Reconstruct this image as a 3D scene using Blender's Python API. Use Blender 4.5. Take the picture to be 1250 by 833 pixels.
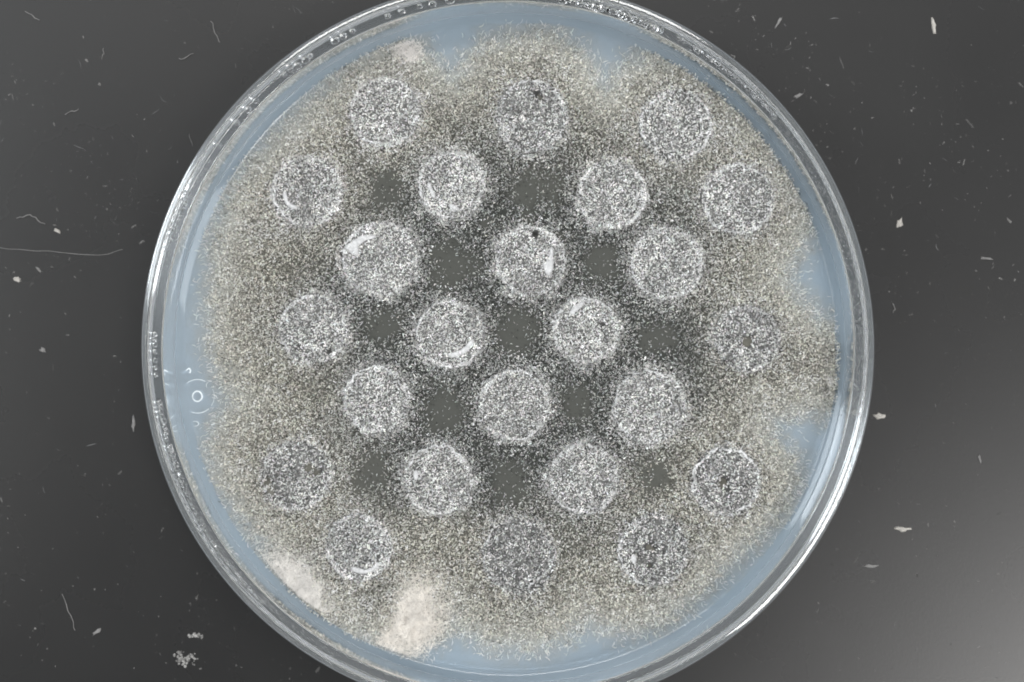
import bpy, bmesh, math, random
import numpy as np
from mathutils import Vector, Matrix

for o in list(bpy.data.objects):
    bpy.data.objects.remove(o, do_unlink=True)
SC = bpy.context.scene
COL = SC.collection
rng = np.random.default_rng(7)
random.seed(7)
MM = 0.001

# ------------------------------------------------------------------ camera
PW, PH = 1250.0, 833.0                    # the photograph's pixels, used for measuring
LENS, SENSOR = 74.0, 36.0
FPX = LENS / SENSOR * PW
Z_RIM, Z_AGAR = 15.0, 5.0                 # mm
fwd = Vector((-91 / FPX, 45.5 / FPX, -1)).normalized()
right = fwd.cross(Vector((0, 1, 0))).normalized()
upv = right.cross(fwd).normalized()


def ray(px, py):
    return (fwd + right * ((px - PW / 2) / FPX) + upv * ((PH / 2 - py) / FPX))


_r = ray(617, 423)                        # the dish axis at the height of its rim
_t = 259.5 / -_r.z
CAM = Vector((0, 0, Z_RIM)) - _r * _t     # mm
cam_d = bpy.data.cameras.new('camera')
cam_d.lens = LENS
cam_d.sensor_width = SENSOR
cam_d.clip_start = 0.01
cam_d.clip_end = 20
cam = bpy.data.objects.new('camera', cam_d)
COL.objects.link(cam)
cam.matrix_world = Matrix.Translation(CAM * MM) @ Matrix((right, upv, -fwd)).transposed().to_4x4()
SC.camera = cam

# ------------------------------------------------------------------ light
world = bpy.data.worlds.new('World')
SC.world = world
world.use_nodes = True
bg = world.node_tree.nodes['Background']
bg.inputs[0].default_value = (0.90, 0.95, 1.0, 1)
bg.inputs[1].default_value = 0.32


def lamp(name, loc, size, power, color=(1, 1, 1), target=(0, 0, 0)):
    d = bpy.data.lights.new(name, 'AREA')
    d.shape = 'RECTANGLE'
    d.size, d.size_y = size
    d.energy = power
    d.color = color
    o = bpy.data.objects.new(name, d)
    COL.objects.link(o)
    o.location = loc
    o.rotation_euler = (Vector(target) - Vector(loc)).to_track_quat('-Z', 'Y').to_euler()
    return o


lamp('ceiling_light', (0.60, -0.46, 1.7), (0.46, 0.42), 19, (1, 0.98, 0.96))
lamp('ceiling_light', (-0.10, 0.86, 1.8), (1.1, 0.26), 18, (1, 0.99, 0.98))
lamp('ceiling_light', (-0.12, 0.42, 1.8), (1.7, 0.55), 2, (1, 0.99, 0.97), (-0.12, 0.42, 0))
lamp('ceiling_light', (-0.90, 0.30, 1.7), (0.34, 0.30), 3.6, (0.92, 0.97, 1.0))
lamp('ceiling_light', (-0.74, -0.06, 1.7), (0.30, 0.20), 1.5, (1.0, 0.98, 0.95))
lamp('window_or_added_light', (-1.5, 0.55, 1.0), (0.6, 0.9), 18, (0.88, 0.95, 1.0))
lamp('window_or_added_light', (1.28, -0.42, 1.2), (0.5, 0.9), 13, (0.92, 0.97, 1.0))  # added lamp, no known window; gives a highlight on the left meniscus

SC.view_settings.view_transform = 'Standard'
SC.view_settings.look = 'None'
SC.view_settings.exposure = -0.1
SC.view_settings.gamma = 1.0
SC.render.engine = 'CYCLES'
SC.cycles.max_bounces = 14
SC.cycles.transmission_bounces = 10
SC.cycles.glossy_bounces = 8
SC.cycles.transparent_max_bounces = 12
SC.cycles.caustics_reflective = True
SC.cycles.caustics_refractive = True
SC.cycles.use_denoising = True
SC.cycles.sample_clamp_indirect = 6
SC.cycles.pixel_filter_type = 'BLACKMAN_HARRIS'
SC.cycles.filter_width = 1.9


# ------------------------------------------------------------------ helpers
def pix(px, py, z):
    """the point (mm) at height z that the photograph shows at px, py"""
    d = ray(px, py)
    t = (z - CAM.z) / d.z
    p = CAM + d * t
    return p


def pix_np(P, z):
    P = np.asarray(P, float)
    z = np.broadcast_to(np.asarray(z, float), P.shape[:1])
    d = (np.array(fwd)[None] + np.array(right)[None] * ((P[:, :1] - PW / 2) / FPX)
         + np.array(upv)[None] * ((PH / 2 - P[:, 1:2]) / FPX))
    t = (z - CAM.z) / d[:, 2]
    return np.array(CAM)[None] + d * t[:, None]


def unpix_np(W):
    v = W - np.array(CAM)[None]
    f = v @ np.array(fwd)
    return np.stack([PW / 2 + FPX * (v @ np.array(right)) / f, PH / 2 - FPX * (v @ np.array(upv)) / f], 1)


def tag(o, label=None, cat=None, group=None, kind=None):
    if label: o['label'] = label
    if cat: o['category'] = cat
    if group: o['group'] = group
    if kind: o['kind'] = kind
    return o


def link(name, me, mat, parent=None, loc=None):
    o = bpy.data.objects.new(name, me)
    COL.objects.link(o)
    if mat is not None and not me.materials:
        me.materials.append(mat)
    if parent is not None:
        o.parent = parent
    if loc is not None:
        o.location = loc
    return o


def empty(name, loc):
    o = bpy.data.objects.new(name, None)
    o.empty_display_size = 0.005
    COL.objects.link(o)
    o.location = loc
    return o


def mesh_np(name, verts, quads, colors=None, smooth=True):
    """verts in metres (n,3), quads (m,4), colours (n,4)"""
    me = bpy.data.meshes.new(name)
    nv, nf = len(verts), len(quads)
    k = quads.shape[1]
    me.vertices.add(nv)
    me.vertices.foreach_set('co', np.ascontiguousarray(verts, np.float32).ravel())
    me.loops.add(nf * k)
    me.loops.foreach_set('vertex_index', np.ascontiguousarray(quads, np.int32).ravel())
    me.polygons.add(nf)
    me.polygons.foreach_set('loop_start', np.arange(0, nf * k, k, dtype=np.int32))
    me.polygons.foreach_set('use_smooth', np.full(nf, smooth, bool))
    me.update(calc_edges=True)
    if colors is not None:
        a = me.color_attributes.new('tint', 'FLOAT_COLOR', 'POINT')
        a.data.foreach_set('color', np.ascontiguousarray(colors, np.float32).ravel())
    return me


def lathe(profile, n, closed=True):
    """profile list of (r, z) in mm -> verts (m), quads"""
    P = np.array(profile, float)
    m = len(P)
    a = np.linspace(0, 2 * math.pi, n, endpoint=False)
    V = np.zeros((n, m, 3))
    V[:, :, 0] = np.cos(a)[:, None] * P[None, :, 0]
    V[:, :, 1] = np.sin(a)[:, None] * P[None, :, 0]
    V[:, :, 2] = P[None, :, 1]
    idx = np.arange(n * m).reshape(n, m)
    j = np.arange(m) if closed else np.arange(m - 1)
    j2 = (j + 1) % m
    i2 = (np.arange(n) + 1) % n
    q = np.stack([idx[:, j], idx[i2][:, j], idx[i2][:, j2], idx[:, j2]], -1).reshape(-1, 4)
    return V.reshape(-1, 3) * MM, q


def tube_np(pts, rad, k=6):
    """closed-ended tube through pts (mm); rad scalar or per point; returns verts (mm), quads"""
    P = np.array(pts, float)
    n = len(P)
    R = np.broadcast_to(np.asarray(rad, float), (n,))
    T = np.gradient(P, axis=0)
    T /= np.linalg.norm(T, axis=1)[:, None] + 1e-9
    U = np.cross(T, [0.0, 0.0, 1.0])
    nu = np.linalg.norm(U, axis=1)
    U[nu < 1e-4] = [1, 0, 0]
    U /= np.linalg.norm(U, axis=1)[:, None]
    W = np.cross(U, T)
    a = np.linspace(0, 2 * math.pi, k, endpoint=False)
    V = P[:, None] + R[:, None, None] * (np.cos(a)[None, :, None] * U[:, None] + np.sin(a)[None, :, None] * W[:, None])
    idx = np.arange(n * k).reshape(n, k)
    q = np.stack([idx[:-1], idx[1:], np.roll(idx[1:], -1, 1), np.roll(idx[:-1], -1, 1)], -1).reshape(-1, 4)
    return V.reshape(-1, 3), q


def join(parts):
    Vs, Qs, off = [], [], 0
    for v, q in parts:
        Vs.append(v)
        Qs.append(q + off)
        off += len(v)
    return np.concatenate(Vs), np.concatenate(Qs)


def filaments(root, theta, length, width, curl, lift, col, K=4):
    """many short curled hyphae; root (n,3) mm, the rest (n,); V-section ribbons"""
    n = len(root)
    t = np.linspace(0, 1, K)
    th = theta[:, None] + curl[:, None] * (t[None] - 0.5)
    step = (length / (K - 1))[:, None]
    dx = np.cos(th) * step
    dy = np.sin(th) * step
    X = np.cumsum(dx, 1) - dx[:, :1]
    Y = np.cumsum(dy, 1) - dy[:, :1]
    X -= X.mean(1, keepdims=True)
    Y -= Y.mean(1, keepdims=True)
    ph = rng.uniform(0.2, 1.0, n)[:, None]
    Z = lift[:, None] * np.sin(np.pi * np.clip(t[None] * ph + 0.12, 0, 1))
    C = np.stack([X, Y, Z], -1) + root[:, None]
    N = np.stack([-np.sin(th), np.cos(th), np.zeros_like(th)], -1)
    prof = np.array([0.45] + [1.0] * (K - 2) + [0.35])
    w = width[:, None, None] * prof[None, :, None] * 0.5
    L = C - N * w
    R = C + N * w
    M = C.copy()
    M[..., 2] += w[..., 0] * 1.1
    V = np.stack([L, M, R], 2)            # n,K,3,3
    idx = np.arange(n * K * 3).reshape(n, K, 3)
    qa = np.stack([idx[:, :-1, 0], idx[:, :-1, 1], idx[:, 1:, 1], idx[:, 1:, 0]], -1)[..., ::-1]
    qb = np.stack([idx[:, :-1, 1], idx[:, :-1, 2], idx[:, 1:, 2], idx[:, 1:, 1]], -1)[..., ::-1]
    q = np.concatenate([qa.reshape(-1, 4), qb.reshape(-1, 4)])
    Cc = np.repeat(np.concatenate([col, np.ones((n, 1))], 1)[:, None], K * 3, 1).reshape(-1, 4)
    return V.reshape(-1, 3), q, Cc


def vnoise(x, y, seed=0):
    """smooth value noise on arrays"""
    xi, yi = np.floor(x).astype(int), np.floor(y).astype(int)
    fx, fy = x - xi, y - yi
    fx, fy = fx * fx * (3 - 2 * fx), fy * fy * (3 - 2 * fy)

    def h(a, b):
        v = np.sin(a * 127.1 + b * 311.7 + seed * 74.7) * 43758.5453
        return v - np.floor(v)
    return ((h(xi, yi) * (1 - fx) + h(xi + 1, yi) * fx) * (1 - fy)
            + (h(xi, yi + 1) * (1 - fx) + h(xi + 1, yi + 1) * fx) * fy)


def sstep(a, b, x):
    t = np.clip((x - a) / (b - a), 0, 1)
    return t * t * (3 - 2 * t)


# ------------------------------------------------------------------ materials
def new_mat(name):
    m = bpy.data.materials.new(name)
    m.use_nodes = True
    nt = m.node_tree
    return m, nt, nt.nodes['Principled BSDF'], nt.nodes['Material Output']


def node(nt, kind, **kw):
    n = nt.nodes.new(kind)
    for k, v in kw.items():
        setattr(n, k, v)
    return n


def mat_table():
    m, nt, b, out = new_mat('black_bench_laminate')
    tc = node(nt, 'ShaderNodeTexCoord')
    n1 = node(nt, 'ShaderNodeTexNoise'); n1.inputs['Scale'].default_value = 45; n1.inputs['Detail'].default_value = 6
    n2 = node(nt, 'ShaderNodeTexNoise'); n2.inputs['Scale'].default_value = 2600; n2.inputs['Detail'].default_value = 3
    for n in (n1, n2): nt.links.new(tc.outputs['Object'], n.inputs['Vector'])
    r1 = node(nt, 'ShaderNodeValToRGB')
    r1.color_ramp.elements[0].position = 0.3; r1.color_ramp.elements[0].color = (0.0104, 0.0102, 0.0101, 1)
    r1.color_ramp.elements[1].position = 0.75; r1.color_ramp.elements[1].color = (0.0124, 0.0122, 0.012, 1)
    nt.links.new(n1.outputs['Fac'], r1.inputs['Fac'])
    nt.links.new(r1.outputs['Color'], b.inputs['Base Color'])
    mr = node(nt, 'ShaderNodeMapRange')
    mr.inputs['To Min'].default_value = 0.26; mr.inputs['To Max'].default_value = 0.29
    nt.links.new(n1.outputs['Fac'], mr.inputs['Value'])
    nt.links.new(mr.outputs['Result'], b.inputs['Roughness'])
    b.inputs['Specular IOR Level'].default_value = 0.36
    bp = node(nt, 'ShaderNodeBump'); bp.inputs['Strength'].default_value = 0.10; bp.inputs['Distance'].default_value = 0.00003
    nt.links.new(n2.outputs['Fac'], bp.inputs['Height'])
    nt.links.new(bp.outputs['Normal'], b.inputs['Normal'])
    return m


def mat_plastic():
    m, nt, b, out = new_mat('clear_polystyrene')
    b.inputs['Base Color'].default_value = (0.95, 0.975, 0.985, 1)
    b.inputs['Transmission Weight'].default_value = 1
    b.inputs['Roughness'].default_value = 0.05
    b.inputs['IOR'].default_value = 1.55
    df = node(nt, 'ShaderNodeBsdfDiffuse'); df.inputs['Color'].default_value = (0.72, 0.77, 0.80, 1)
    mx = node(nt, 'ShaderNodeMixShader'); mx.inputs[0].default_value = 0.065
    nt.links.new(b.outputs[0], mx.inputs[1]); nt.links.new(df.outputs[0], mx.inputs[2])
    nt.links.new(mx.outputs[0], out.inputs['Surface'])
    return m


def mat_water():
    m, nt, b, out = new_mat('clear_water')
    b.inputs['Base Color'].default_value = (1, 1, 1, 1)
    b.inputs['Transmission Weight'].default_value = 1
    b.inputs['Roughness'].default_value = 0.0
    b.inputs['IOR'].default_value = 1.333
    return m


def mat_agar():
    m, nt, b, out = new_mat('milky_agar')
    tc = node(nt, 'ShaderNodeTexCoord')
    n1 = node(nt, 'ShaderNodeTexNoise'); n1.inputs['Scale'].default_value = 60; n1.inputs['Detail'].default_value = 4
    nt.links.new(tc.outputs['Object'], n1.inputs['Vector'])
    r1 = node(nt, 'ShaderNodeValToRGB')
    r1.color_ramp.elements[0].position = 0.3; r1.color_ramp.elements[0].color = (0.32, 0.395, 0.455, 1)
    r1.color_ramp.elements[1].position = 0.75; r1.color_ramp.elements[1].color = (0.38, 0.44, 0.485, 1)
    nt.links.new(n1.outputs['Fac'], r1.inputs['Fac'])
    df = node(nt, 'ShaderNodeBsdfDiffuse')
    nt.links.new(r1.outputs['Color'], df.inputs['Color'])
    tr = node(nt, 'ShaderNodeBsdfTransparent'); tr.inputs[0].default_value = (0.85, 0.93, 1, 1)
    mx = node(nt, 'ShaderNodeMixShader'); mx.inputs[0].default_value = 0.46
    nt.links.new(df.outputs[0], mx.inputs[1]); nt.links.new(tr.outputs[0], mx.inputs[2])
    gl = node(nt, 'ShaderNodeBsdfGlossy'); gl.inputs['Roughness'].default_value = 0.06
    fr = node(nt, 'ShaderNodeFresnel'); fr.inputs['IOR'].default_value = 1.38
    m2 = node(nt, 'ShaderNodeMixShader')
    nt.links.new(fr.outputs[0], m2.inputs[0]); nt.links.new(mx.outputs[0], m2.inputs[1]); nt.links.new(gl.outputs[0], m2.inputs[2])
    nt.links.new(m2.outputs[0], out.inputs['Surface'])
    nt.nodes.remove(b)
    return m


def mat_tint(name, rough=0.85, transl=0.0, spec=0.2, alpha=False, bump=None):
    m, nt, b, out = new_mat(name)
    a = node(nt, 'ShaderNodeAttribute', attribute_name='tint')
    b.inputs['Roughness'].default_value = rough
    b.inputs['Specular IOR Level'].default_value = spec
    nt.links.new(a.outputs['Color'], b.inputs['Base Color'])
    if alpha:
        nt.links.new(a.outputs['Alpha'], b.inputs['Alpha'])
    if bump:
        tc = node(nt, 'ShaderNodeTexCoord')
        n1 = node(nt, 'ShaderNodeTexNoise'); n1.inputs['Scale'].default_value = bump[0]; n1.inputs['Detail'].default_value = 4
        nt.links.new(tc.outputs['Object'], n1.inputs['Vector'])
        bp = node(nt, 'ShaderNodeBump'); bp.inputs['Strength'].default_value = 0.6; bp.inputs['Distance'].default_value = bump[1]
        nt.links.new(n1.outputs['Fac'], bp.inputs['Height']); nt.links.new(bp.outputs['Normal'], b.inputs['Normal'])
    if transl:
        t = node(nt, 'ShaderNodeBsdfTranslucent'); nt.links.new(a.outputs['Color'], t.inputs['Color'])
        mx = node(nt, 'ShaderNodeMixShader'); mx.inputs[0].default_value = transl
        nt.links.new(b.outputs[0], mx.inputs[1]); nt.links.new(t.outputs[0], mx.inputs[2])
        nt.links.new(mx.outputs[0], out.inputs['Surface'])
    return m


def mat_plain(name, col, rough=0.7, noise=None, spec=0.3, alpha=1.0):
    m, nt, b, out = new_mat(name)
    b.inputs['Roughness'].default_value = rough
    b.inputs['Specular IOR Level'].default_value = spec
    b.inputs['Alpha'].default_value = alpha
    tc = node(nt, 'ShaderNodeTexCoord')
    n1 = node(nt, 'ShaderNodeTexNoise'); n1.inputs['Scale'].default_value = noise or 900; n1.inputs['Detail'].default_value = 4
    nt.links.new(tc.outputs['Object'], n1.inputs['Vector'])
    r1 = node(nt, 'ShaderNodeValToRGB')
    r1.color_ramp.elements[0].position = 0.3; r1.color_ramp.elements[0].color = tuple(c * 0.72 for c in col) + (1,)
    r1.color_ramp.elements[1].position = 0.7; r1.color_ramp.elements[1].color = tuple(min(1, c * 1.1) for c in col) + (1,)
    nt.links.new(n1.outputs['Fac'], r1.inputs['Fac']); nt.links.new(r1.outputs['Color'], b.inputs['Base Color'])
    return m


M_TABLE, M_PLASTIC, M_WATER, M_AGAR = mat_table(), mat_plastic(), mat_water(), mat_agar()
M_HYPHA = mat_tint('hyphae', 0.8, 0.15)
M_MAT = mat_tint('mycelium_felt', 0.9, 0, 0.15, True, (2500, 0.0002))
M_PLUG = mat_tint('plug_crust', 0.85, 0, 0.2, False, (2200, 0.00025))
M_CUT = mat_plain('bare_cut_agar', (0.52, 0.52, 0.52), 0.6, 2600, 0.2)
M_MARK = mat_plain('moulded_mark', (0.62, 0.67, 0.70), 0.3, 1500, 0.5)
M_DUST = mat_tint('bench_dust', 0.9, 0, 0.2, True)
M_FLAKE = mat_plain('pale_flake', (0.38, 0.36, 0.33), 0.8, 2500)
M_FIBRE = mat_plain('pale_fibre', (0.19, 0.185, 0.18), 0.7, 2500)

# ------------------------------------------------------------------ the bench
bm = bmesh.new()
bmesh.ops.create_cube(bm, size=1, matrix=Matrix.Translation((0, 0, -0.012)) @ Matrix.Diagonal((0.9, 0.7, 0.024, 1)))
bmesh.ops.bevel(bm, geom=bm.edges[:], offset=0.002, segments=2, affect='EDGES')
me = bpy.data.meshes.new('table_top')
bm.to_mesh(me); bm.free()
tag(link('table_top', me, M_TABLE), kind='structure')

# ------------------------------------------------------------------ the dish
dish = empty('petri_dish', (0, 0, 0))
tag(dish, 'round clear plastic petri dish standing open on the black bench', 'petri dish')
N_L = 384
R_IN = 42.85


def inner_r(z):
    """inside of the wall; above 12 mm it steps out to a wider lip"""
    if z <= 13.2:
        return R_IN + (z - Z_AGAR) * 0.026
    return 44.32 + (z - 13.2) * 0.08


prof = [(0.0001, 1.6), (20, 1.6), (41.2, 1.6), (42.0, 1.75), (42.45, 2.2)]
prof += [(inner_r(z), z) for z in (3.0, 4.2, 5.0, 6.5, 8.5, 10.5, 12.4, 13.05)]
prof += [(43.14, 13.18), (43.30, 13.22), (44.06, 13.24), (44.26, 13.34), (inner_r(13.6), 13.6), (inner_r(14.4), 14.4)]
rt = inner_r(14.4)
prof += [(rt + 0.03, 14.72), (rt + 0.10, 14.92), (rt + 0.22, 15.0), (rt + 0.27, 14.995), (rt + 0.44, 14.972), (rt + 0.62, 14.943), (rt + 0.70, 14.92), (rt + 0.85, 14.78), (rt + 0.94, 14.5),
         (rt + 0.96, 14.1), (45.32, 12.5)]
prof += [(45.12, 10.5), (44.8, 7.0), (44.5, 4.0), (44.2, 1.6)]
prof += [(43.8, 1.0), (43.0, 0.84), (41.6, 0.8), (41.2, 0.45), (40.8, 0.02), (40.2, 0.02), (39.8, 0.6), (20, 0.6), (0.0001, 0.6)]
v, q = lathe(prof, N_L, False)
me = mesh_np('dish_body', v, q)
link('dish_body', me, M_PLASTIC, dish)


def mark(name, parts):
    v, q = join(parts)
    return link(name, mesh_np(name, v * MM, q), M_MARK, dish)


zm = 1.66
Z_MARK = zm


def ring_pts(px, py, rad, a0, a1, n=24, z=None):
    z = Z_MARK if z is None else z
    A = np.radians(np.linspace(a0, a1, n))
    return pix_np(np.stack([px + rad * np.cos(A), py - rad * np.sin(A)], 1), z)


def emboss(pts_px, wid, ztop=Z_AGAR + 0.06):
    """a moulded rib standing on the dish floor, following a path"""
    P = np.array(pts_px, float)
    C = pix_np(P, Z_AGAR)[:, :2]
    T = np.gradient(C, axis=0)
    T /= np.linalg.norm(T, axis=1)[:, None] + 1e-9
    if np.hypot(*(C[0] - C[-1])) < 1e-3:
        T[0] = T[-1] = (T[0] + T[-1]) / np.linalg.norm(T[0] + T[-1])
    Nn = np.stack([-T[:, 1], T[:, 0]], 1) * wid / 2
    n = len(C)
    V = np.zeros((n, 5, 3))
    for j, (f, z) in enumerate(((-1, 1.58), (-1, ztop - 0.06), (0, ztop), (1, ztop - 0.06), (1, 1.58))):
        V[:, j, :2] = C + Nn * f
        V[:, j, 2] = z
    idx = np.arange(n * 5).reshape(n, 5)
    q = np.stack([idx[:-1, :-1], idx[1:, :-1], idx[1:, 1:], idx[:-1, 1:]], -1).reshape(-1, 4)
    return V.reshape(-1, 3), q


def circ(px, py, rx, ry, a0, a1, n):
    A = np.radians(np.linspace(a0, a1, n))
    return np.stack([px + rx * np.cos(A), py - ry * np.sin(A)], 1)


mark('moulded_ring', [emboss(circ(240.8, 484, 5.8, 6.2, 0, 360, 33), 0.2)])
for a0, a1, w in ((62, 145, 0.10), (238, 312, 0.10), (-35, 25, 0.05)):
    mark('moulded_arc', [emboss(circ(241, 484, 20.5, 20.5, a0, a1, 16), w)])
mark('moulded_numeral', [emboss([(221.5, 455.5), (226, 453.2), (231, 449.6)], 0.2), emboss([(231, 449.6), (232.6, 452.5), (231.6, 455.6)], 0.2)])
mark('moulded_oval', [emboss(circ(237.5, 517.5, 5, 3, 0, 360, 25), 0.1)])
mark('moulded_dash', [emboss([(256, 438.3), (260, 438), (263.5, 437.8)], 0.12)])
mark('moulded_dash', [emboss([(257.5, 518.6), (260, 518.2), (262.5, 517)], 0.16)])

# agar poured into the dish
ap = [(0.0001, Z_AGAR), (12, Z_AGAR), (25, Z_AGAR), (36, Z_AGAR), (40.8, Z_AGAR), (41.5, Z_AGAR + 0.02), (41.8, Z_AGAR + 0.06), (42.0, Z_AGAR + 0.14), (42.3, Z_AGAR + 0.285), (42.6, Z_AGAR + 0.44), (42.75, Z_AGAR + 0.53),
      (42.95, Z_AGAR + 0.66)]
ap += [(inner_r(z) + 0.03, z) for z in (5.0, 4.0, 3.0)] + [(42.40, 2.2), (41.95, 1.8), (41.2, 1.63), (0.0001, 1.63)]
v, q = lathe(ap, 256, False)
ag = link('agar', mesh_np('agar', v, q), M_AGAR)
tag(ag, 'milky blue-grey agar layer filling the floor of the petri dish', 'agar')

# ------------------------------------------------------------------ measured layout (photo pixels)
PLUGS = [(470, 138, 45), (649, 142, 46), (825, 153, 46), (375, 234, 46), (552, 226, 43), (747, 238, 44), (901, 243, 46),
         (464, 316, 48), (647, 319, 45), (814, 322, 46), (383, 402, 44), (549, 408, 43), (715, 404, 42), (912, 413, 42),
         (460, 488, 43), (628, 495, 45), (793, 497, 46), (361, 581, 45), (535, 586, 44), (713, 585, 44), (886, 588, 44),
         (438, 668, 42), (634, 679, 48), (797, 672, 45)]
GAPS = [(650, 235, 30), (470, 232, 24), (550, 325, 32), (735, 325, 27), (630, 405, 28), (468, 396, 26), (800, 413, 23),
        (540, 500, 32), (705, 497, 26), (450, 574, 26), (622, 588, 31), (800, 582, 26), (597, 270, 10), (640, 270, 12), (683, 290, 10)]
EDGE = [(650, 40), (690, 48), (718, 72), (741, 106), (758, 84), (790, 66), (840, 66), (876, 92), (918, 132), (956, 184), (980, 228), (990, 270),
        (976, 308), (958, 340), (978, 366), (1000, 392), (1030, 405), (1042, 430), (1042, 470), (1036, 500), (1010, 508), (982, 503), (944, 514), (946, 536), (972, 560), (978, 595),
        (955, 628), (922, 660), (885, 695), (856, 726), (815, 757), (780, 770), (745, 768), (715, 760), (692, 776), (655, 790), (610, 790), (575, 776), (555, 762), (538, 776),
        (500, 792), (455, 784), (415, 772), (375, 755), (342, 700), (324, 670), (297, 635), (266, 590), (254, 548), (266, 515), (284, 488), (266, 455), (254, 420), (256, 350),
        (262, 280), (288, 216), (330, 172), (372, 130), (414, 92), (454, 62), (490, 46), (522, 66), (550, 94), (570, 74), (600, 48)]
EDGE = np.array(EDGE, float)
PL = np.array(PLUGS, float)
GP = np.array(GAPS, float)


def edge_dist(P):
    """signed distance in px, positive inside the lawn"""
    A, B = EDGE, np.roll(EDGE, -1, 0)
    d = np.full(len(P), 1e9)
    inside = np.zeros(len(P), bool)
    for a, b in zip(A, B):
        ab = b - a
        t = np.clip(((P - a) @ ab) / (ab @ ab), 0, 1)
        d = np.minimum(d, np.hypot(*(P - a - t[:, None] * ab).T))
        c = (a[1] > P[:, 1]) != (b[1] > P[:, 1])
        x = a[0] + (P[:, 1] - a[1]) / (b[1] - a[1] + 1e-12) * ab[0]
        inside ^= c & (P[:, 0] < x)
    return np.where(inside, d, -d) - 5


def gapness(P):
    g = np.zeros(len(P))
    wob = 0.72 + 0.6 * vnoise(P[:, 0] / 14, P[:, 1] / 14, 3)
    wx = 16 * (vnoise(P[:, 0] / 22, P[:, 1] / 22, 61) - 0.5)
    wy = 16 * (vnoise(P[:, 0] / 22, P[:, 1] / 22, 62) - 0.5)
    for x, y, r in GP:
        d = np.hypot(P[:, 0] + wx - x, P[:, 1] + wy - y) * wob
        g = np.maximum(g, 1 - sstep(r * 0.2, r * 1.45, d))
    return g


def plug_dist(P):
    return np.min(np.hypot(P[:, None, 0] - PL[None, :, 0], P[:, None, 1] - PL[None, :, 1]) - PL[None, :, 2], 1)


def outerness(P):
    """0 in the middle of the lawn, 1 in its outer belt"""
    d = np.hypot(P[:, 0] - 628, (P[:, 1] - 410))
    return sstep(180, 305, d + 60 * (vnoise(P[:, 0] / 60, P[:, 1] / 60, 5) - 0.5))


# ------------------------------------------------------------------ felt of mycelium on the agar
G = 300
gx = np.linspace(-41.6, 41.6, G)
XX, YY = np.meshgrid(gx, gx, indexing='ij')
RR = np.hypot(XX, YY)
lim = 41.9
S = np.where(RR > lim, lim / np.maximum(RR, 1e-6), 1)
W3 = np.stack([XX * S, YY * S, np.full_like(XX, Z_AGAR)], -1).reshape(-1, 3)
PP = unpix_np(W3)
ed = edge_dist(PP) + 14 * (vnoise(PP[:, 0] / 9, PP[:, 1] / 9, 9) - 0.5) + 8 * (vnoise(PP[:, 0] / 3.5, PP[:, 1] / 3.5, 10) - 0.5)
al = 0.62 * sstep(-46, 8, ed) ** 1.5 + 0.36 * sstep(-8, 26, ed)
hgt = 0.04 + 0.32 * sstep(0, 40, ed) + 0.22 * vnoise(PP[:, 0] / 6, PP[:, 1] / 6, 2) * sstep(0, 20, ed)
men = np.maximum(0, np.hypot(W3[:, 0], W3[:, 1]) - 41.2)
W3[:, 2] += hgt + men * 0.35
ou = outerness(PP)
gp = gapness(PP)
pale = sstep(60, 0, ed)
nz = vnoise(PP[:, 0] / 25, PP[:, 1] / 25, 12)[:, None]
dark = np.array([0.040, 0.042, 0.038])
gapc = np.array([0.066, 0.067, 0.060])
buff = np.array([0.13, 0.126, 0.108])
edgec = np.array([0.42, 0.42, 0.385])
col = dark + (gapc - dark) * gp[:, None]
col = col + (buff * (0.8 + 0.5 * nz) - col) * ou[:, None]
col = col + (gapc - col) * (gp * 0.85)[:, None]
col = col + (edgec - col) * (pale * 0.8)[:, None]
idx = np.arange(G * G).reshape(G, G)
q = np.stack([idx[:-1, :-1], idx[1:, :-1], idx[1:, 1:], idx[:-1, 1:]], -1).reshape(-1, 4)
keep = (al[q].max(1) > 0.001) & (RR.reshape(-1)[q].min(1) < lim)
q = q[keep]
used = np.unique(q)
remap = np.full(G * G, -1)
remap[used] = np.arange(len(used))
me = mesh_np('mycelium_lawn', W3[used] * MM, remap[q], np.concatenate([col, al[:, None]], 1)[used])
lawn = link('mycelium_lawn', me, M_MAT)
tag(lawn, 'grey speckled mould lawn spread over the agar between the plugs', 'mould lawn', kind='stuff')


def shades(n, white, grey, dark_, tint_cool, tint_warm, warm):
    """per-filament colours; white/grey/dark_ are fractions"""
    u = rng.random(n)
    val = np.where(u < white, rng.uniform(0.58, 0.9, n), np.where(u < white + grey, rng.uniform(0.2, 0.5, n), rng.uniform(0.02, 0.08, n)))
    t = np.array(tint_cool)[None] * (1 - warm[:, None]) + np.array(tint_warm)[None] * warm[:, None]
    c = val[:, None] * t * (1 + rng.normal(0, 0.03, (n, 3)))
    return np.clip(c, 0.01, 0.9)


# hyphae of the lawn
NT = 660000
P = np.stack([rng.uniform(235, 1050, NT), rng.uniform(25, 805, NT)], 1)
ed = edge_dist(P) + 16 * (vnoise(P[:, 0] / 9, P[:, 1] / 9, 9) - 0.5)
ou = outerness(P)
gp = gapness(P)
pd = plug_dist(P)
nearp = 1 - sstep(2, 24, pd)
dens = sstep(-14, 32, ed) * (0.29 + 0.22 * nearp * (1 - ou) + 0.36 * ou) * (1 - 0.93 * sstep(0.0, 1.0, gp)) * (pd > -3)
dens *= 0.75 + 0.5 * vnoise(P[:, 0] / 18, P[:, 1] / 18, 21)
keep = rng.random(NT) < dens
P, ed, ou, gp, pd = P[keep], ed[keep], ou[keep], gp[keep], pd[keep]
n = len(P)
root = pix_np(P, Z_AGAR)
rr = np.hypot(root[:, 0], root[:, 1])
ok = rr < 42.2
P, ed, ou, gp, pd, root, rr = [a[ok] for a in (P, ed, ou, gp, pd, root, rr)]
n = len(P)
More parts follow.
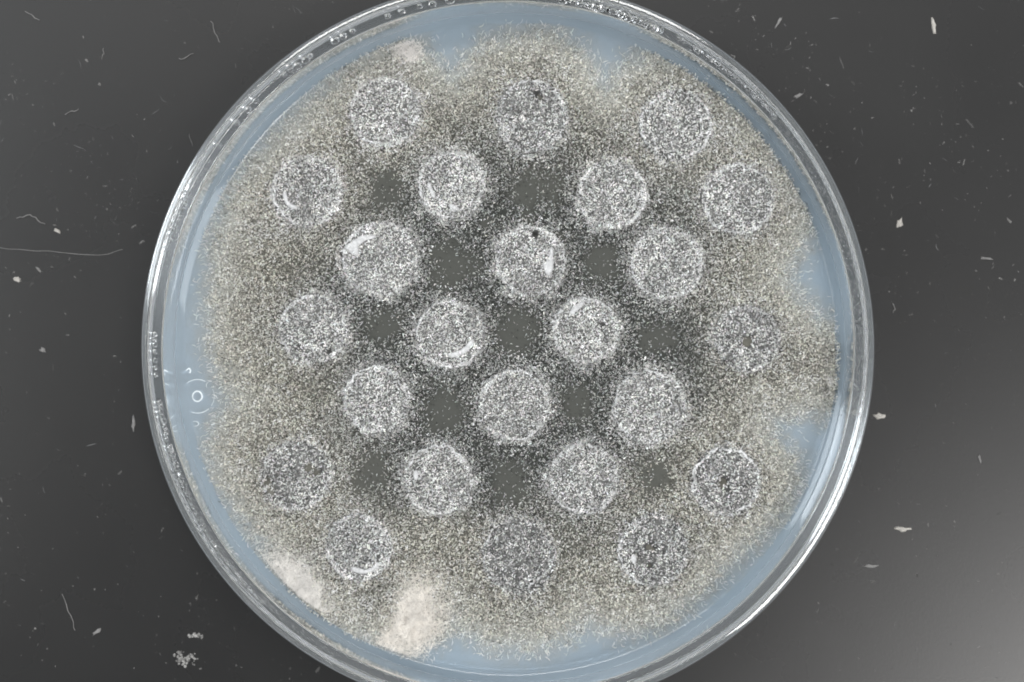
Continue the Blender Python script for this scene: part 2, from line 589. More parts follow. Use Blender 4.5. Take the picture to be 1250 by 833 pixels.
root[:, 2] += 0.35 + np.maximum(0, rr - 41.2) * 0.4 + rng.uniform(0, 0.75, n) * sstep(-5, 30, ed) * (0.35 + 0.65 * np.clip(ou + sstep(25, 0, pd), 0, 1))
warm = np.clip(0.25 + 0.75 * ou * (0.5 + vnoise(P[:, 0] / 40, P[:, 1] / 40, 31)), 0, 1)
whf = 0.50
col = shades(n, whf, 0.27, 0.23, (0.985, 1.0, 0.99), (1.0, 0.968, 0.865), warm)
clump = vnoise(P[:, 0] / 4.5, P[:, 1] / 4.5, 51) * 0.6 + vnoise(P[:, 0] / 15, P[:, 1] / 15, 52) * 0.4
col *= ((0.68 + 0.40 * ou) * (0.62 + 0.85 * clump))[:, None]
col = np.clip(col, 0.01, 0.9)
V, Q, C = filaments(root, rng.uniform(0, 6.283, n), rng.uniform(0.14, 0.44, n), rng.uniform(0.042, 0.112, n), rng.normal(0, 2.8, n),
                    rng.uniform(0.05, 0.4, n), col, 3)
me = mesh_np('hyphae', V * MM, Q, C)
hy = link('hyphae', me, M_HYPHA, lawn)
hy['kind'] = 'stuff'
print('lawn hyphae', n)

# fine colourless hairs creeping out of the lawn's margin
NT = 75000
P = np.stack([rng.uniform(235, 1050, NT), rng.uniform(25, 805, NT)], 1)
ed = edge_dist(P)
keep = (rng.random(NT) < np.exp(-((ed + 5) / 14) ** 2) * 0.9)
P = P[keep]
root = pix_np(P, Z_AGAR)
ok = np.hypot(root[:, 0], root[:, 1]) < 42.0
P, root = P[ok], root[ok]
n = len(P)
root[:, 2] += 0.12 + rng.uniform(0, 0.3, n) + np.maximum(0, np.hypot(root[:, 0], root[:, 1]) - 41.2) * 0.4
outw = np.arctan2(root[:, 1], root[:, 0]) + rng.normal(0, 0.7, n)
V, Q, C = filaments(root, outw, rng.uniform(0.3, 0.9, n), rng.uniform(0.02, 0.05, n), rng.normal(0, 1.3, n), rng.uniform(0, 0.2, n),
                    shades(n, 0.7, 0.3, 0, (0.95, 1, 1), (1, 0.98, 0.9), rng.random(n)))
mh = link('margin_hairs', mesh_np('margin_hairs', V * MM, Q, C), M_HYPHA, lawn)
mh['kind'] = 'stuff'

# ------------------------------------------------------------------ the plugs
# per plug: label, ridge arcs [(a0, a1, radius fraction, thickness)], bare patches [(poly px)], dark holes [(px, py, r)], whiteness
LAB = [
    'pale furry agar plug, leftmost of the three in the top row',
    'agar plug with a notch at its upper edge, middle of the top row',
    'agar plug with a doubled rim on its right side, rightmost of the top row',
    'agar plug with a white curved seam on its left, leftmost of the second row',
    'agar plug with a white hooked seam at its lower left, second in the second row',
    'agar plug with a ragged white right edge, third in the second row',
    'broad pale agar plug nearest the dish wall at the upper right',
    'agar plug with a smooth white boomerang-shaped chip at its upper left',
    'agar plug with a white lens-shaped sliver, in the middle of the third row',
    'evenly speckled pale agar plug, rightmost of the third row',
    'agar plug with a blackish fringe on its left, leftmost of the fourth row',
    'agar plug with a bright double crescent at its bottom, left of the dish centre',
    'agar plug with a smooth pale patch near its top, right of the dish centre',
    'agar plug with a small black pit in its middle, rightmost of the fourth row',
    'agar plug with a pale arched upper rim, leftmost of the fifth row',
    'round speckled agar plug in the middle of the fifth row',
    'bright plain agar plug, rightmost of the fifth row',
    'blurred dark-streaked agar plug without a clear edge, leftmost of the sixth row',
    'agar plug with a short white fleck at its left edge, second in the sixth row',
    'agar plug with a tiny peak on its upper edge, third in the sixth row',
    'agar plug with a dark pitted centre and broad pale rim, rightmost of the sixth row',
    'agar plug with a thick white crescent along its bottom, leftmost of the bottom row',
    'large flat agar plug sunk in the lawn, middle of the bottom row',
    'agar plug with black pits and a white crumb, rightmost of the bottom row',
]
FEAT = {
    0: dict(arcs=[(200, 330, 0.93, 0.22), (20, 70, 0.95, 0.16)], w=0.62),
    1: dict(arcs=[(40, 140, 0.97, 0.24), (200, 250, 0.95, 0.18)], holes=[(655, 115, 4.5), (660, 120, 3)], w=0.56),
    2: dict(arcs=[(-60, 60, 0.93, 0.26), (-55, 45, 0.70, 0.2), (150, 215, 0.98, 0.2)], w=0.58),
    3: dict(arcs=[(160, 255, 0.92, 0.25)], patches=[[(347, 232), (350, 238), (352, 246), (360, 252), (366, 254), (359, 256), (350, 251), (346, 243)]], w=0.60),
    4: dict(arcs=[(150, 275, 0.97, 0.28)], patches=[[(523, 222), (526, 226), (529, 233), (532, 240), (530, 243), (525, 236), (522, 229)],
                                                   [(548, 249), (556, 252), (561, 256), (555, 258), (549, 254)]], w=0.64),
    5: dict(arcs=[(-75, 65, 0.95, 0.30), (-60, 20, 0.72, 0.2)], w=0.62),
    6: dict(arcs=[(180, 330, 0.94, 0.24), (30, 120, 0.9, 0.14)], w=0.58),
    7: dict(arcs=[(120, 200, 0.98, 0.2)], patches=[[(421, 303), (428, 296), (440, 288), (452, 287), (460, 289), (450, 292), (442, 297), (437, 302), (438, 309), (434, 313), (428, 309)]], w=0.66),
    8: dict(arcs=[(-60, 60, 0.97, 0.22), (160, 250, 0.9, 0.18)], patches=[[(674, 300), (675, 312), (676, 322), (672, 336), (669, 338), (664, 328), (662, 322), (668, 318), (671, 308)]], holes=[(653, 286, 4.5)], w=0.6),
    9: dict(arcs=[(180, 300, 0.95, 0.2)], w=0.62),
    10: dict(arcs=[(60, 160, 0.95, 0.15)], holes=[(365, 423, 3), (402, 430, 3)], w=0.58),
    11: dict(arcs=[(215, 335, 0.99, 0.28), (120, 190, 0.95, 0.18)], patches=[[(545, 433), (552, 431), (561, 428), (569, 422), (577, 414), (579, 418), (572, 428), (562, 435), (552, 437)]], w=0.6),
    12: dict(arcs=[(30, 165, 0.97, 0.25)], patches=[[(697, 377), (706, 370), (714, 368), (711, 374), (703, 381), (697, 386)]], holes=[(735, 396, 3.5)], w=0.62),
    13: dict(arcs=[(20, 120, 0.9, 0.18)], holes=[(911, 419, 6), (914, 415, 4)], w=0.48),
    14: dict(arcs=[(50, 215, 0.94, 0.26)], w=0.6),
    15: dict(arcs=[(30, 160, 0.95, 0.2), (220, 330, 0.95, 0.2)], w=0.58),
    16: dict(arcs=[(60, 240, 0.96, 0.2)], w=0.62),
    17: dict(arcs=[(100, 180, 0.92, 0.14)], holes=[(378, 571, 4), (386, 577, 3.5), (325, 590, 4), (330, 600, 4)], w=0.46),
    18: dict(arcs=[(20, 160, 0.95, 0.2), (250, 330, 0.97, 0.2)], patches=[[(505, 576), (509, 574), (511, 581), (508, 587), (505, 584)]], w=0.6),
    19: dict(arcs=[(60, 150, 0.98, 0.22), (200, 320, 0.95, 0.2)], w=0.58),
    20: dict(arcs=[(10, 200, 0.93, 0.34), (230, 330, 0.92, 0.26)], holes=[(884, 587, 5), (880, 593, 3.5), (888, 597, 3)], w=0.46),
    21: dict(arcs=[(190, 350, 0.99, 0.24), (60, 160, 0.95, 0.14)], patches=[[(427, 692), (436, 694), (446, 696), (455, 693), (463, 686), (465, 690), (457, 698), (446, 701), (434, 699)]], w=0.55),
    22: dict(arcs=[(130, 200, 0.95, 0.2), (280, 330, 0.8, 0.16)], w=0.42),
    23: dict(arcs=[(150, 260, 0.95, 0.22)], patches=[[(770, 680), (775, 677), (777, 683), (774, 689), (771, 686)]], holes=[(791, 668, 5), (793, 690, 4), (799, 671, 3)], w=0.46),
}
tot = 0
for i, (px, py, pr) in enumerate(PLUGS):
    F = FEAT[i]
    H = 1.15 + 0.25 * rng.random()
    if i in (17, 22): H = 0.7
    c = pix(px, py, Z_AGAR + H)
    R = pr / FPX * (CAM.z - Z_AGAR - H) * 0.97
    pl = empty('agar_plug', (c.x * MM, c.y * MM, (Z_AGAR) * MM))
    tag(pl, LAB[i], 'agar plug', 'agar plugs set out in staggered rows on the agar')
    # body: a low disc with an uneven top and a soft shoulder
    nr, na = 12, 48
    A = np.linspace(0, 2 * np.pi, na, endpoint=False)
    wob = 1 + 0.035 * np.sin(2 * A + rng.random() * 6) + 0.02 * np.sin(3 * A + rng.random() * 6) + 0.015 * np.sin(7 * A + rng.random() * 6)
    fr = np.array([0.001, 0.15, 0.3, 0.45, 0.58, 0.7, 0.8, 0.87, 0.92, 0.96, 0.99, 1.03])
    fz = np.array([0.90, 0.90, 0.91, 0.92, 0.93, 0.96, 1.0, 1.03, 1.0, 0.86, 0.55, -0.03])
    X = np.cos(A)[:, None] * (R * wob[:, None]) * fr[None]
    Y = np.sin(A)[:, None] * (R * wob[:, None]) * fr[None]
    Zb = H * fz[None] + 0.22 * (vnoise(X * 1.4 + 40 + i * 9, Y * 1.4 + 40, i) - 0.5) * (fz[None] > 0.5)

    def top_z(x, y):
        f = np.hypot(x, y) / R
        return H * np.interp(f, fr, fz)
    holes = []
    for (hx, hy_, hr) in F.get('holes', []):
        hp = pix(hx, hy_, Z_AGAR + H)
        hr_mm = hr * 0.105
        holes.append((hp.x - c.x, hp.y - c.y, hr_mm))
        Zb = Zb - 0.9 * np.exp(-((X - hp.x + c.x) ** 2 + (Y - hp.y + c.y) ** 2) / (hr_mm * 1.2) ** 2)
    base = 0.09 + 0.10 * vnoise(X * 1.2 + 70, Y * 1.2 + i * 5, 5)
    colb = np.stack([base, base, base * 0.97, np.ones_like(base)], -1)
    for hx, hy_, hr_mm in holes:
        g = np.exp(-((X - hx) ** 2 + (Y - hy_) ** 2) / (hr_mm * 1.1) ** 2)[..., None]
        colb[..., :3] = colb[..., :3] * (1 - g) + 0.015 * g
    idx = np.arange(na * nr).reshape(na, nr)
    q = np.stack([idx[:, :-1], np.roll(idx, -1, 0)[:, :-1], np.roll(idx, -1, 0)[:, 1:], idx[:, 1:]], -1)[..., ::-1].reshape(-1, 4)
    q = q[:, ::-1]
    me = mesh_np('plug_body', np.stack([X, Y, Zb], -1).reshape(-1, 3) * MM, q, colb.reshape(-1, 4))
    link('plug_body', me, M_PLUG, pl)
    # ridges of matted mycelium round the cut edge
    for (a0, a1, f, th) in F.get('arcs', []):
        m = 44
        aa = np.radians(np.linspace(a0, a1, m))
        rad = R * f * (1 + 0.055 * (vnoise(aa * 6 + i, aa * 0 + a0, 3) - 0.5) * 2)
        zz = top_z(rad * np.cos(aa), rad * np.sin(aa)) + 0.38
        t = th * (0.15 + 1.5 * vnoise(aa * 11 + i, aa * 0 + f * 10, 8) ** 1.5) * np.sin(np.linspace(0.12, np.pi - 0.12, m)) ** 0.5
        v, qq = tube_np(np.stack([rad * np.cos(aa), rad * np.sin(aa), zz], 1), t * 0.6, 6)
        v += 0.075 * rng.normal(size=v.shape)
        cc = np.ones((len(v), 4))
        cc[:, :3] = rng.uniform(0.4, 0.78, (len(v), 1))
        link('edge_ridge', mesh_np('edge_ridge', v * MM, qq, cc), M_PLUG, pl)
    # bare smooth patches of cut agar
    for poly in F.get('patches', []):
        pts = pix_np(np.array(poly, float), Z_AGAR + H + 0.30) - np.array([c.x, c.y, Z_AGAR])
        bm = bmesh.new()
        cen = pts.mean(0)
        top = [bm.verts.new(Vector(cen + (p - cen) * 0.72 + np.array([0, 0, 0.18])) * MM) for p in pts]
        mid = [bm.verts.new(Vector(p) * MM) for p in pts]
        low = [bm.verts.new(Vector(p + np.array([0, 0, -0.5])) * MM) for p in pts]
        k = len(pts)
        f1 = bm.faces.new(top)
        for a in range(k):
            b = (a + 1) % k
            bm.faces.new((mid[a], mid[b], top[b], top[a]))
            bm.faces.new((low[a], low[b], mid[b], mid[a]))
        bmesh.ops.recalc_face_normals(bm, faces=bm.faces[:])
        bmesh.ops.triangulate(bm, faces=[f1])
        bmesh.ops.subdivide_edges(bm, edges=bm.edges[:], cuts=1, smooth=0.6, use_grid_fill=True)
        for f in bm.faces: f.smooth = True
        me = bpy.data.meshes.new('bare_patch')
        bm.to_mesh(me); bm.free()
        link('bare_patch', me, M_CUT, pl)
    # fur on the plug and its skirt
    n = 4600
    rr = R * np.sqrt(rng.random(n)) * 1.10
    ring = rng.random(n) < 0.11
    halo = rng.random(n) < 0.22
    rr = np.where(halo, R * (0.95 + np.abs(rng.normal(0, 0.27, n))), rr)
    rr = np.where(ring, R * rng.normal(0.95, 0.045, n), rr)
    aa = rng.uniform(0, 6.283, n)
    rr = rr * np.interp(aa, np.append(A, 2 * np.pi), np.append(wob, wob[0])) * (1 + 0.08 * (vnoise(aa * 4, aa * 0 + i, 14) - 0.5) * 2)
    x, y = rr * np.cos(aa), rr * np.sin(aa)
    z = np.maximum(top_z(x, y), 0.35) + rng.uniform(0.0, 0.62, n) * (0.5 + vnoise(x * 2 + 30, y * 2 + 30 + i, 6))
    keep = np.ones(n, bool)
    for hx, hy_, hr_mm in holes:
        keep &= np.hypot(x - hx, y - hy_) > hr_mm * rng.uniform(0.7, 1.2, n)
    for poly in F.get('patches', []):
        pts = (pix_np(np.array(poly, float), Z_AGAR + H + 0.30) - np.array([c.x, c.y, Z_AGAR]))[:, :2]
        ins = np.zeros(n, bool)
        for a, b in zip(pts, np.roll(pts, -1, 0)):
            cnd = (a[1] > y) != (b[1] > y)
            ins ^= cnd & (x < a[0] + (y - a[1]) / (b[1] - a[1] + 1e-12) * (b[0] - a[0]))
        keep &= ~(ins & (rng.random(n) < 0.84))
    x, y, z, ring = x[keep], y[keep], z[keep], ring[keep]
    n = len(x)
    wf = F['w'] * 1.12
    cl = shades(n, wf, 0.22, 1 - wf - 0.22, (1.0, 0.998, 0.985), (1, 0.98, 0.93), rng.random(n) * 0.6)
    pat = 0.55 * vnoise(x * 2.6 + 20, y * 2.6 + 20 + 7 * i, 33) + 0.45 * vnoise(x * 0.8 + 20, y * 0.8 + 20 + 7 * i, 34)
    cl = cl * (0.52 + 1.25 * pat)[:, None]
    cl = np.where(ring[:, None], np.clip(cl * 1.0 + 0.06, 0, 0.9), cl)
    V, Q, C = filaments(np.stack([x, y, z], 1), rng.uniform(0, 6.283, n), rng.uniform(0.14, 0.45, n), rng.uniform(0.048, 0.125, n),
                        rng.normal(0, 2.6, n), rng.uniform(0.05, 0.4, n), cl, 3)
    fo = link('plug_fur', mesh_np('plug_fur', V * MM, Q, C), M_HYPHA, pl)
    fo['kind'] = 'stuff'
    tot += n
print('plug hyphae', tot)

# ------------------------------------------------------------------ cottony white tufts
TUFTS = [
    ('large cream cottony tuft at the bottom edge of the mould lawn', [(470, 786), (478, 764), (486, 736), (496, 712), (514, 706), (530, 714), (536, 740), (532, 764), (516, 780), (494, 790)], 15000, (1.0, 0.955, 0.89), 1.9),
    ('greyish white cottony tuft at the lower left by the dish wall', [(334, 689), (352, 680), (376, 692), (394, 714), (397, 736), (387, 747), (374, 739), (360, 729), (346, 711)], 9000, (0.98, 0.955, 0.915), 1.3),
    ('small white cottony tuft at the upper edge of the mould lawn', [(482, 54), (494, 48), (508, 56), (510, 68), (498, 76), (484, 70)], 1300, (1.0, 0.965, 0.93), 0.6),
    ('tiny bright white tuft on the mould beside the right dish wall', [(1011, 464), (1017, 461), (1023, 465), (1021, 471), (1014, 472)], 300, (1, 0.98, 0.96), 0.9),
]
for lab, poly, n, tintc, H in TUFTS:
    poly = np.array(poly, float)
    c = poly.mean(0)
    cw = pix(c[0], c[1], Z_AGAR + 0.5)
    root = empty('mycelium_tuft', (cw.x * MM, cw.y * MM, Z_AGAR * MM))
    tag(root, lab, 'mould tuft', 'white cottony tufts in the lawn')
    pm = pix_np(poly, Z_AGAR + 0.5) - np.array([cw.x, cw.y, Z_AGAR + 0.5])
    na, nr = len(poly) * 4, 9
    # smooth closed outline
    t = np.linspace(0, len(poly), na, endpoint=False)
    xp = np.concatenate([pm, pm[:1]])
    OX, OY = np.interp(t, np.arange(len(poly) + 1), xp[:, 0]), np.interp(t, np.arange(len(poly) + 1), xp[:, 1])
    f = np.linspace(0.002, 0.62, nr)
    X, Y = OX[:, None] * f, OY[:, None] * f
    Z = 0.15 + H * (1 - (f / 0.66) ** 2)[None] * (0.45 + 0.9 * vnoise(X * 1.1 + 50, Y * 1.1 + 50, 4)) * 0.62
    cc = np.ones((na * nr, 4)); cc[:, :3] = np.array(tintc) * 0.7
    idx = np.arange(na * nr).reshape(na, nr)
    q = np.stack([idx[:, :-1], np.roll(idx, -1, 0)[:, :-1], np.roll(idx, -1, 0)[:, 1:], idx[:, 1:]], -1).reshape(-1, 4)
    link('tuft_core', mesh_np('tuft_core', np.stack([X, Y, Z], -1).reshape(-1, 3) * MM, q, cc), M_PLUG, root)
    kt = rng.uniform(0, len(poly), n)
    ox, oy = np.interp(kt, np.arange(len(poly) + 1), xp[:, 0]), np.interp(kt, np.arange(len(poly) + 1), xp[:, 1])
    ff = np.sqrt(rng.random(n)) * (0.95 + 0.42 * np.abs(rng.normal(size=n)))
    x = ox * ff + rng.normal(0, 0.25, n)
    y = oy * ff + rng.normal(0, 0.25, n)
    z = 0.25 + H * np.clip(1 - (ff / 0.95) ** 2, 0, 1) * (0.45 + 0.9 * vnoise(x * 1.1 + 50, y * 1.1 + 50, 4)) * 0.8 + rng.uniform(0, 0.45, n)
    ok = np.hypot(x + cw.x, y + cw.y) < 41.4
    x, y, z = x[ok], y[ok], z[ok]
    n = len(x)
    val = rng.uniform(0.75, 0.95, n) * (0.84 + 0.26 * vnoise(x * 1.8 + 30, y * 1.8 + 30, 9))
    cl = val[:, None] * np.array(tintc)[None]
    V, Q, C = filaments(np.stack([x, y, z], 1), rng.uniform(0, 6.283, n), rng.uniform(0.3, 0.9, n), rng.uniform(0.018, 0.045, n),
                        rng.normal(0, 2.2, n), rng.uniform(0, 0.4, n), cl, 3)
    h_ = link('tuft_hairs', mesh_np('tuft_hairs', V * MM, Q, C), M_HYPHA, root)
    h_['kind'] = 'stuff'

# ------------------------------------------------------------------ condensation inside the rim
def drop_mesh(seed):
    r = np.random.default_rng(seed)
    bm = bmesh.new()
    bmesh.ops.create_icosphere(bm, subdivisions=2, radius=1)
    s = r.uniform(0.8, 1.2)
    for v in bm.verts:
        c = v.co
        # x points away from the wall; flattened against it
        x = c.x * 0.8
        w = 1 + 0.12 * math.sin(3 * math.atan2(c.z, c.y) + seed)
        v.co = Vector((x, c.y * s * w, c.z / s * w - 0.10 * c.x))
    for f in bm.faces: f.smooth = True
    me = bpy.data.meshes.new('water_droplet')
    bm.to_mesh(me); bm.free()
    me.materials.append(M_WATER)
    return me


DM = [drop_mesh(k) for k in range(6)]


def put_drop(az, z, r, k, lab, grp):
    rad = 44.15 - r * 0.75 - (z - 13.45) * 0.15
    z = 13.24 + r * (0.7 + 0.5 * (z - 13.45))
    o = bpy.data.objects.new('water_droplet', DM[k % 6])
    COL.objects.link(o)
    o.location = (rad * math.cos(az) * MM, rad * math.sin(az) * MM, z * MM)
    o.rotation_euler = (0, 0, az + math.pi)
    o.scale = (r * MM,) * 3
    tag(o, lab, 'water droplet', grp)


def az_of(px, py):
    p = pix(px, py, 13)
    return math.atan2(p.y, p.x)


k = 0
# (start px, end px, count, z range, radius range, label, group)
ARCS = [
    ((408, 44), (432, 32), 3, (13.45, 14.35), (0.45, 0.62), 'clear water drop in the sparse row inside the upper left rim', 'drops inside the upper left rim'),
    ((340, 82), (376, 60), 5, (13.45, 14.35), (0.42, 0.62), 'clear water drop in the sparse row inside the upper left rim', 'drops inside the upper left rim'),
    ((264, 168), (312, 112), 4, (13.45, 14.35), (0.38, 0.6), 'clear water drop in the sparse row inside the upper left rim', 'drops inside the upper left rim'),
    ((468, 12), (545, -8), 5, (13.45, 14.35), (0.40, 0.6), 'clear water drop in the sparse row inside the upper left rim', 'drops inside the upper left rim'),
    ((690, -6), (806, 32), 22, (13.45, 14.35), (0.40, 0.75), 'large clear water drop crowded inside the top right rim', 'drops inside the top right rim'),
    ((830, 44), (940, 145), 44, (13.45, 14.35), (0.22, 0.42), 'small water bead in the dense band inside the upper right rim', 'beads inside the upper right rim'),
    ((180, 405), (184, 458), 7, (13.45, 14.35), (0.28, 0.42), 'clear water drop in the short column inside the left rim', 'drops inside the left rim'),
    ((186, 492), (222, 585), 17, (13.45, 14.35), (0.32, 0.5), 'clear water drop in the chain inside the lower left rim', 'drops inside the lower left rim'),
    ((196, 300), (226, 232), 16, (13.45, 14.35), (0.16, 0.3), 'tiny water bead under the bright highlight on the left rim', 'beads inside the bright left rim'),
    ((225, 590), (330, 725), 46, (13.45, 14.35), (0.16, 0.36), 'frosty water bead in the dense band inside the bottom left rim', 'beads inside the bottom left rim'),
]
for s, e, cnt, zr, rr_, lab, grp in ARCS:
    a0, a1 = az_of(*s), az_of(*e)
    da = (a1 - a0 + math.pi) % (2 * math.pi) - math.pi
    for j in range(cnt):
        a = a0 + da * (j + random.uniform(-0.35, 0.35)) / max(1, cnt - 1)
        put_drop(a, random.uniform(*zr), random.uniform(*rr_), k, lab, grp)
        k += 1

# finer mist of droplets, too many to count
base = np.array([v.co[:] for v in DM[0].vertices])
bf = np.array([p.vertices[:] for p in DM[0].polygons])
bm = bmesh.new(); bmesh.ops.create_icosphere(bm, subdivisions=1, radius=1)
base = np.array([v.co[:] for v in bm.verts]); bf = np.array([[v.index for v in f.verts] for f in bm.faces]); bm.free()
base = base * np.array([0.5, 1, 1])
Vs, Fs, off = [], [], 0
MIST = [((760, 18), (950, 150), 320, (10.5, 14.0)), ((950, 150), (1056, 400), 620, (11.0, 14.1)), ((1056, 400), (1040, 510), 260, (7.5, 14.0)),
        ((215, 575), (350, 745), 520, (11.2, 14.1)), ((350, 745), (420, 790), 90, (12, 14.1)), ((190, 330), (250, 190), 130, (11.5, 13.8))]
for s, e, cnt, zr in MIST:
    a0, a1 = az_of(*s), az_of(*e)
    da = (a1 - a0 + math.pi) % (2 * math.pi) - math.pi
    for j in range(cnt):
        a = a0 + da * random.random()
        z = random.uniform(13.4, 14.4) if random.random() < 0.8 else random.uniform(zr[0], 13)
        r = random.uniform(0.06, 0.17)
        b = base * r
        ca, sa = math.cos(a), math.sin(a)
        rad = inner_r(z) - 0.02 if z < 13.2 else random.uniform(43.3, 44.3)
        z = z if z < 13.2 else (13.27 if rad < 44.1 else z)
        Vs.append(np.stack([b[:, 0] * ca - b[:, 1] * sa + rad * ca, b[:, 0] * sa + b[:, 1] * ca + rad * sa, b[:, 2] + z], 1))
        Fs.append(bf + off); off += len(b)
mist = link('condensation_mist', mesh_np('condensation_mist', np.concatenate(Vs) * MM, np.concatenate(Fs)), M_WATER)
tag(mist, 'fine mist of tiny water droplets fogging the inside of the dish wall', 'condensation', kind='stuff')

# ------------------------------------------------------------------ litter on the bench
def flake_mesh(name, poly_px, thick, mat):
    pts = pix_np(np.array(poly_px, float), 0.0)
    c = pts.mean(0); c[2] = 0
    rel = (pts - c)
    k = len(rel)
    bm = bmesh.new()
    low = [bm.verts.new((p[0] * MM, p[1] * MM, 0.02 * MM)) for p in rel]
    top = [bm.verts.new((p[0] * 0.8 * MM, p[1] * 0.8 * MM, (thick * random.uniform(0.6, 1.2)) * MM)) for p in rel]
    bm.faces.new(top)
    bm.faces.new(low[::-1])
    for a in range(k):
        b = (a + 1) % k
        bm.faces.new((low[a], low[b], top[b], top[a]))
    bmesh.ops.recalc_face_normals(bm, faces=bm.faces[:])
    me = bpy.data.meshes.new(name)
    bm.to_mesh(me); bm.free()
    return link(name, me, mat, None, (c[0] * MM, c[1] * MM, 0))


def blob(px, py, lx, ly, ang, n=9, jag=0.3):
    ca, sa = math.cos(math.radians(ang)), math.sin(math.radians(ang))
    out = []
    for t in range(n):
        a = 2 * math.pi * t / n
        f = 1 + random.uniform(-jag, jag)
        x, y = lx * f * math.cos(a), ly * f * math.sin(a)
        out.append((px + x * ca - y * sa, py + x * sa + y * ca))
    return out


FL = [
    ((1102, 646), 10, 3.4, 3, 'bright oval white flake on the bench right of the dish'),
    ((1073, 508), 7, 3.4, 5, 'pale seed-like flake lying just outside the right rim'),
    ((1140, 31), 2.6, 10, -8, 'upright pale sliver on the bench near the top right corner'),
    ((1098, 273), 3.6, 6.5, 25, 'angular white chip on the bench right of the dish'),
    ((22, 341), 4.5, 3.4, 20, 'small bright crumb near the left edge below the long fibre'),
    ((70, 282), 4.5, 2.2, 30, 'pale crumb at the lower end of a short fibre on the left'),
    ((118, 772), 6.5, 2.2, -35, 'slanted pale flake on the dark bench at the lower left'),
    ((1062, 691), 10, 1.8, 0, 'thin flat streak of lint on the bench at the lower right'),
    ((975, 117), 6, 2.6, -25, 'grey lint clump outside the upper right rim'),
    ((950, 28), 1.5, 7, 30, 'thin slanted lint sliver above the upper right rim'),
    ((1205, 316), 9, 1.8, 5, 'faint grey lint streak near the right edge'),
    ((163, 518), 2.2, 10, 2, 'narrow upright lint sliver left of the dish'),
    ((52, 428), 4, 3, 30, 'dull round crumb left of the dish below the long fibre'),
    ((1196, 561), 1.8, 6, -20, 'short pale bristle on the bench at the far right'),
]
for (p, lx, ly, ang, lab) in FL:
    o = flake_mesh('lint_flake', blob(p[0], p[1], lx, ly, ang, 11, 0.42), 0.22, M_FLAKE if lab.startswith(('bright', 'pale', 'upright', 'angular', 'small')) else M_FIBRE)
    tag(o, lab, 'lint', 'flakes and lint on the bench')

FI = [
    ([(-4, 303), (30, 305), (70, 308), (110, 311), (132, 311), (150, 305)], 0.075, 'long thin pale fibre running in from the left edge of the bench'),
    ([(20, 267), (30, 264), (38, 263), (46, 268), (55, 274)], 0.11, 'short pale kinked fibre above the long one on the left'),
    ([(257, 25), (262, 36), (266, 48), (268, 52)], 0.09, 'short fibre with a thick end above the upper left rim'),
    ([(31, 14), (40, 20), (48, 25)], 0.10, 'short slanted fibre in the top left corner'),
    ([(80, 140), (88, 136), (96, 133)], 0.10, 'short bright fibre on the bench at the upper left'),
    ([(219, 72), (225, 71), (236, 66)], 0.11, 'tick-shaped fibre on the bench left of the upper rim'),
    ([(126, 58), (127, 66), (125, 72)], 0.08, 'small upright fibre in the upper left of the bench'),
    ([(230, 165), (232, 172), (235, 178)], 0.06, 'small slanted fibre close outside the upper left rim'),
    ([(893, 66), (897, 70), (894, 74), (890, 76)], 0.10, 'tiny forked fibre touching the outside of the upper right rim'),
    ([(76, 725), (82, 740), (88, 758), (92, 770)], 0.09, 'faint long smear-like fibre on the bench at the lower left'),
    ([(1090, 370), (1093, 378), (1090, 382)], 0.10, 'hooked grey fibre on the bench right of the dish'),
]
for pts, r, lab in FI:
    P = np.array(pts, float)
    t = np.linspace(0, len(P) - 1, len(P) * 5)
    PX = np.stack([np.interp(t, np.arange(len(P)), P[:, 0]), np.interp(t, np.arange(len(P)), P[:, 1])], 1)
    kk = np.ones(3) / 3
    PX[1:-1] = (PX[:-2] + PX[1:-1] + PX[2:]) / 3
    PX[:, 1] += 1.1 * (vnoise(t * 2.3, t * 0 + pts[0][0], 6) - 0.5) * 2
    PX[:, 0] += 1.1 * (vnoise(t * 2.3, t * 0 + pts[0][1], 16) - 0.5) * 2
    Wp = pix_np(PX, r + 0.02)
    taper = 0.7 * r * (0.55 + 0.45 * np.sin(np.linspace(0.2, np.pi - 0.2, len(Wp)))) * (0.8 + 0.4 * vnoise(t * 1.7, t * 0, 2))
    c0 = Wp.mean(0); c0[2] = 0
    v, q = tube_np(Wp - c0, taper, 5)
    v[:, 2] = np.maximum(v[:, 2], 0.005)
    o = link('lint_fibre', mesh_np('lint_fibre', v * MM, q), M_FIBRE, None, (c0[0] * MM, c0[1] * MM, 0))
    tag(o, lab, 'fibre', 'flakes and lint on the bench')


def specks(P, size, alpha, val, elong):
    """little irregular low crumbs; returns verts mm, quads(tri fan as tris), colours"""
    n = len(P)
    W = pix_np(P, 0.0)
    k = 6
    a = np.linspace(0, 2 * np.pi, k, endpoint=False)[None] + rng.uniform(0, 1, (n, 1))
    rad = size[:, None] * rng.uniform(0.55, 1.35, (n, k))
    th = rng.uniform(0, np.pi, n)[:, None]
    x = rad * np.cos(a) * elong[:, None]
    y = rad * np.sin(a)
    X = x * np.cos(th) - y * np.sin(th)
    Y = x * np.sin(th) + y * np.cos(th)
    V = np.zeros((n, k + 1, 3))
    V[:, :k, 0] = W[:, :1] + X
    V[:, :k, 1] = W[:, 1:2] + Y
    V[:, :k, 2] = 0.012
    V[:, k] = W
    V[:, k, 2] = 0.02 + size * 0.7
    idx = np.arange(n * (k + 1)).reshape(n, k + 1)
    F = np.stack([idx[:, :k], np.roll(idx[:, :k], -1, 1), np.repeat(idx[:, k:], k, 1)], -1).reshape(-1, 3)
    cc = np.zeros((n, k + 1, 4))
    cc[..., :3] = val[:, None, None] * np.array([1, 0.97, 0.93])
    cc[..., 3] = alpha[:, None]
    return V.reshape(-1, 3), F, cc.reshape(-1, 4)


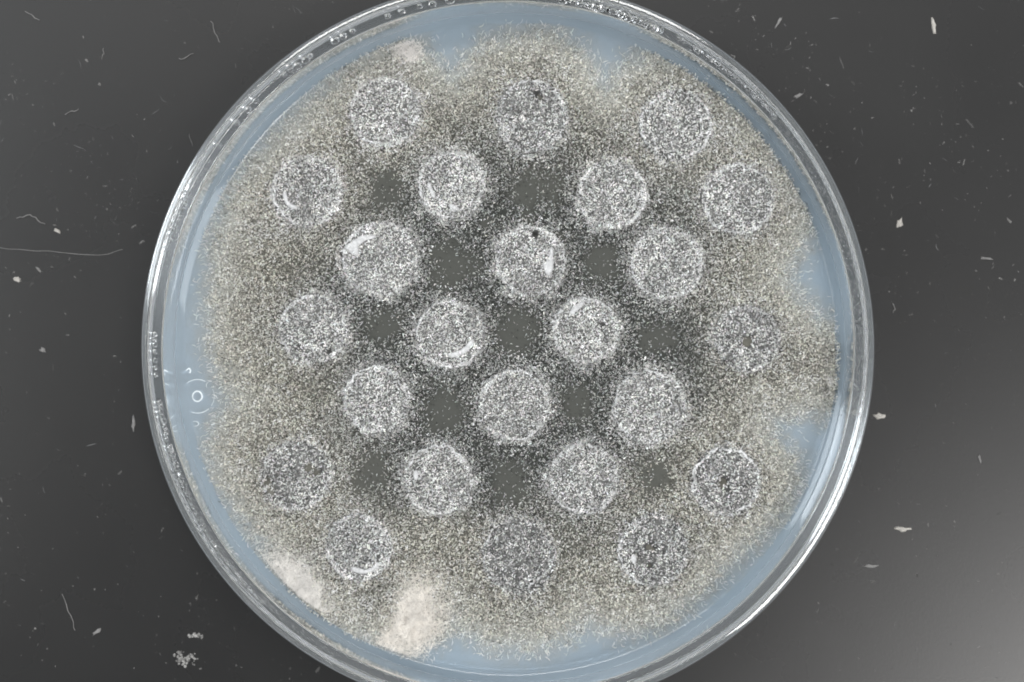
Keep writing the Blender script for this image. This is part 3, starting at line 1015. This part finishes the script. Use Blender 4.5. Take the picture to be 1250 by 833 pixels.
n = 9500
P = np.stack([rng.uniform(-10, 1260, n), rng.uniform(-10, 843, n)], 1)
cl = vnoise(P[:, 0] / 45, P[:, 1] / 45, 77) * vnoise(P[:, 0] / 130, P[:, 1] / 130, 78)
w = sstep(0.10, 0.6, cl) * (0.35 + 0.65 * sstep(520, 120, P[:, 1]))
keep = (np.hypot(P[:, 0] - 617, P[:, 1] - 423) > 452) & (rng.random(n) < 0.12 + w)
P = P[keep]
n = len(P)
size = np.exp(rng.normal(-2.9, 0.5, n))
V, F, C = specks(P, size, rng.uniform(0.15, 0.55, n), rng.uniform(0.08, 0.33, n), np.exp(np.abs(rng.normal(0, 0.7, n))))
ds = link('bench_dust', mesh_np('bench_dust', V * MM, F, C, False), M_DUST)
tag(ds, 'fine dust specks scattered over the black bench', 'dust', kind='stuff')
# short hair-thin lint scratches, also uncountable
n = 240
P = np.stack([rng.uniform(-10, 1260, n), rng.uniform(-10, 843, n)], 1)
keep = (np.hypot(P[:, 0] - 617, P[:, 1] - 423) > 460) & (rng.random(n) < 0.35 + 0.65 * sstep(520, 150, P[:, 1]))
P = P[keep]; n = len(P)
root = pix_np(P, 0.03)
cc = np.repeat(rng.uniform(0.10, 0.38, n)[:, None], 3, 1)
V, Q, C = filaments(root, rng.uniform(0, 6.28, n), np.exp(rng.normal(-0.35, 0.4, n)), rng.uniform(0.03, 0.075, n), rng.normal(0, 1.2, n), rng.uniform(0, 0.08, n), cc)
C[:, 3] = 0.5
hs = link('bench_lint', mesh_np('bench_lint', V * MM, Q, C), M_DUST)
tag(hs, 'hair-thin lint bits scattered over the black bench', 'lint', kind='stuff')
# dried residue patches
for (cx, cy, w_, h_, lab) in ((225, 806, 15, 9, 'crusty white dried spot on the bench below the lower left rim'), (238, 777, 16, 3, 'thin dried streak on the bench above the crusty white spot')):
    n = 70 if h_ > 5 else 30
    P = np.stack([rng.normal(cx, w_ * 0.42, n), rng.normal(cy, h_ * 0.5, n)], 1)
    V, F, C = specks(P, np.exp(rng.normal(-2.1, 0.4, n)), rng.uniform(0.15, 0.6, n), rng.uniform(0.3, 0.6, n), np.full(n, 1.3))
    c0 = pix(cx, cy, 0)
    V = V - np.array([c0.x, c0.y, 0])
    V[:, 2] += rng.uniform(0, 0.01)
    o = link('dried_spot', mesh_np('dried_spot', V * MM, F, C, False), M_DUST, None, (c0.x * MM, c0.y * MM, 0))
    tag(o, lab, 'dried spot')
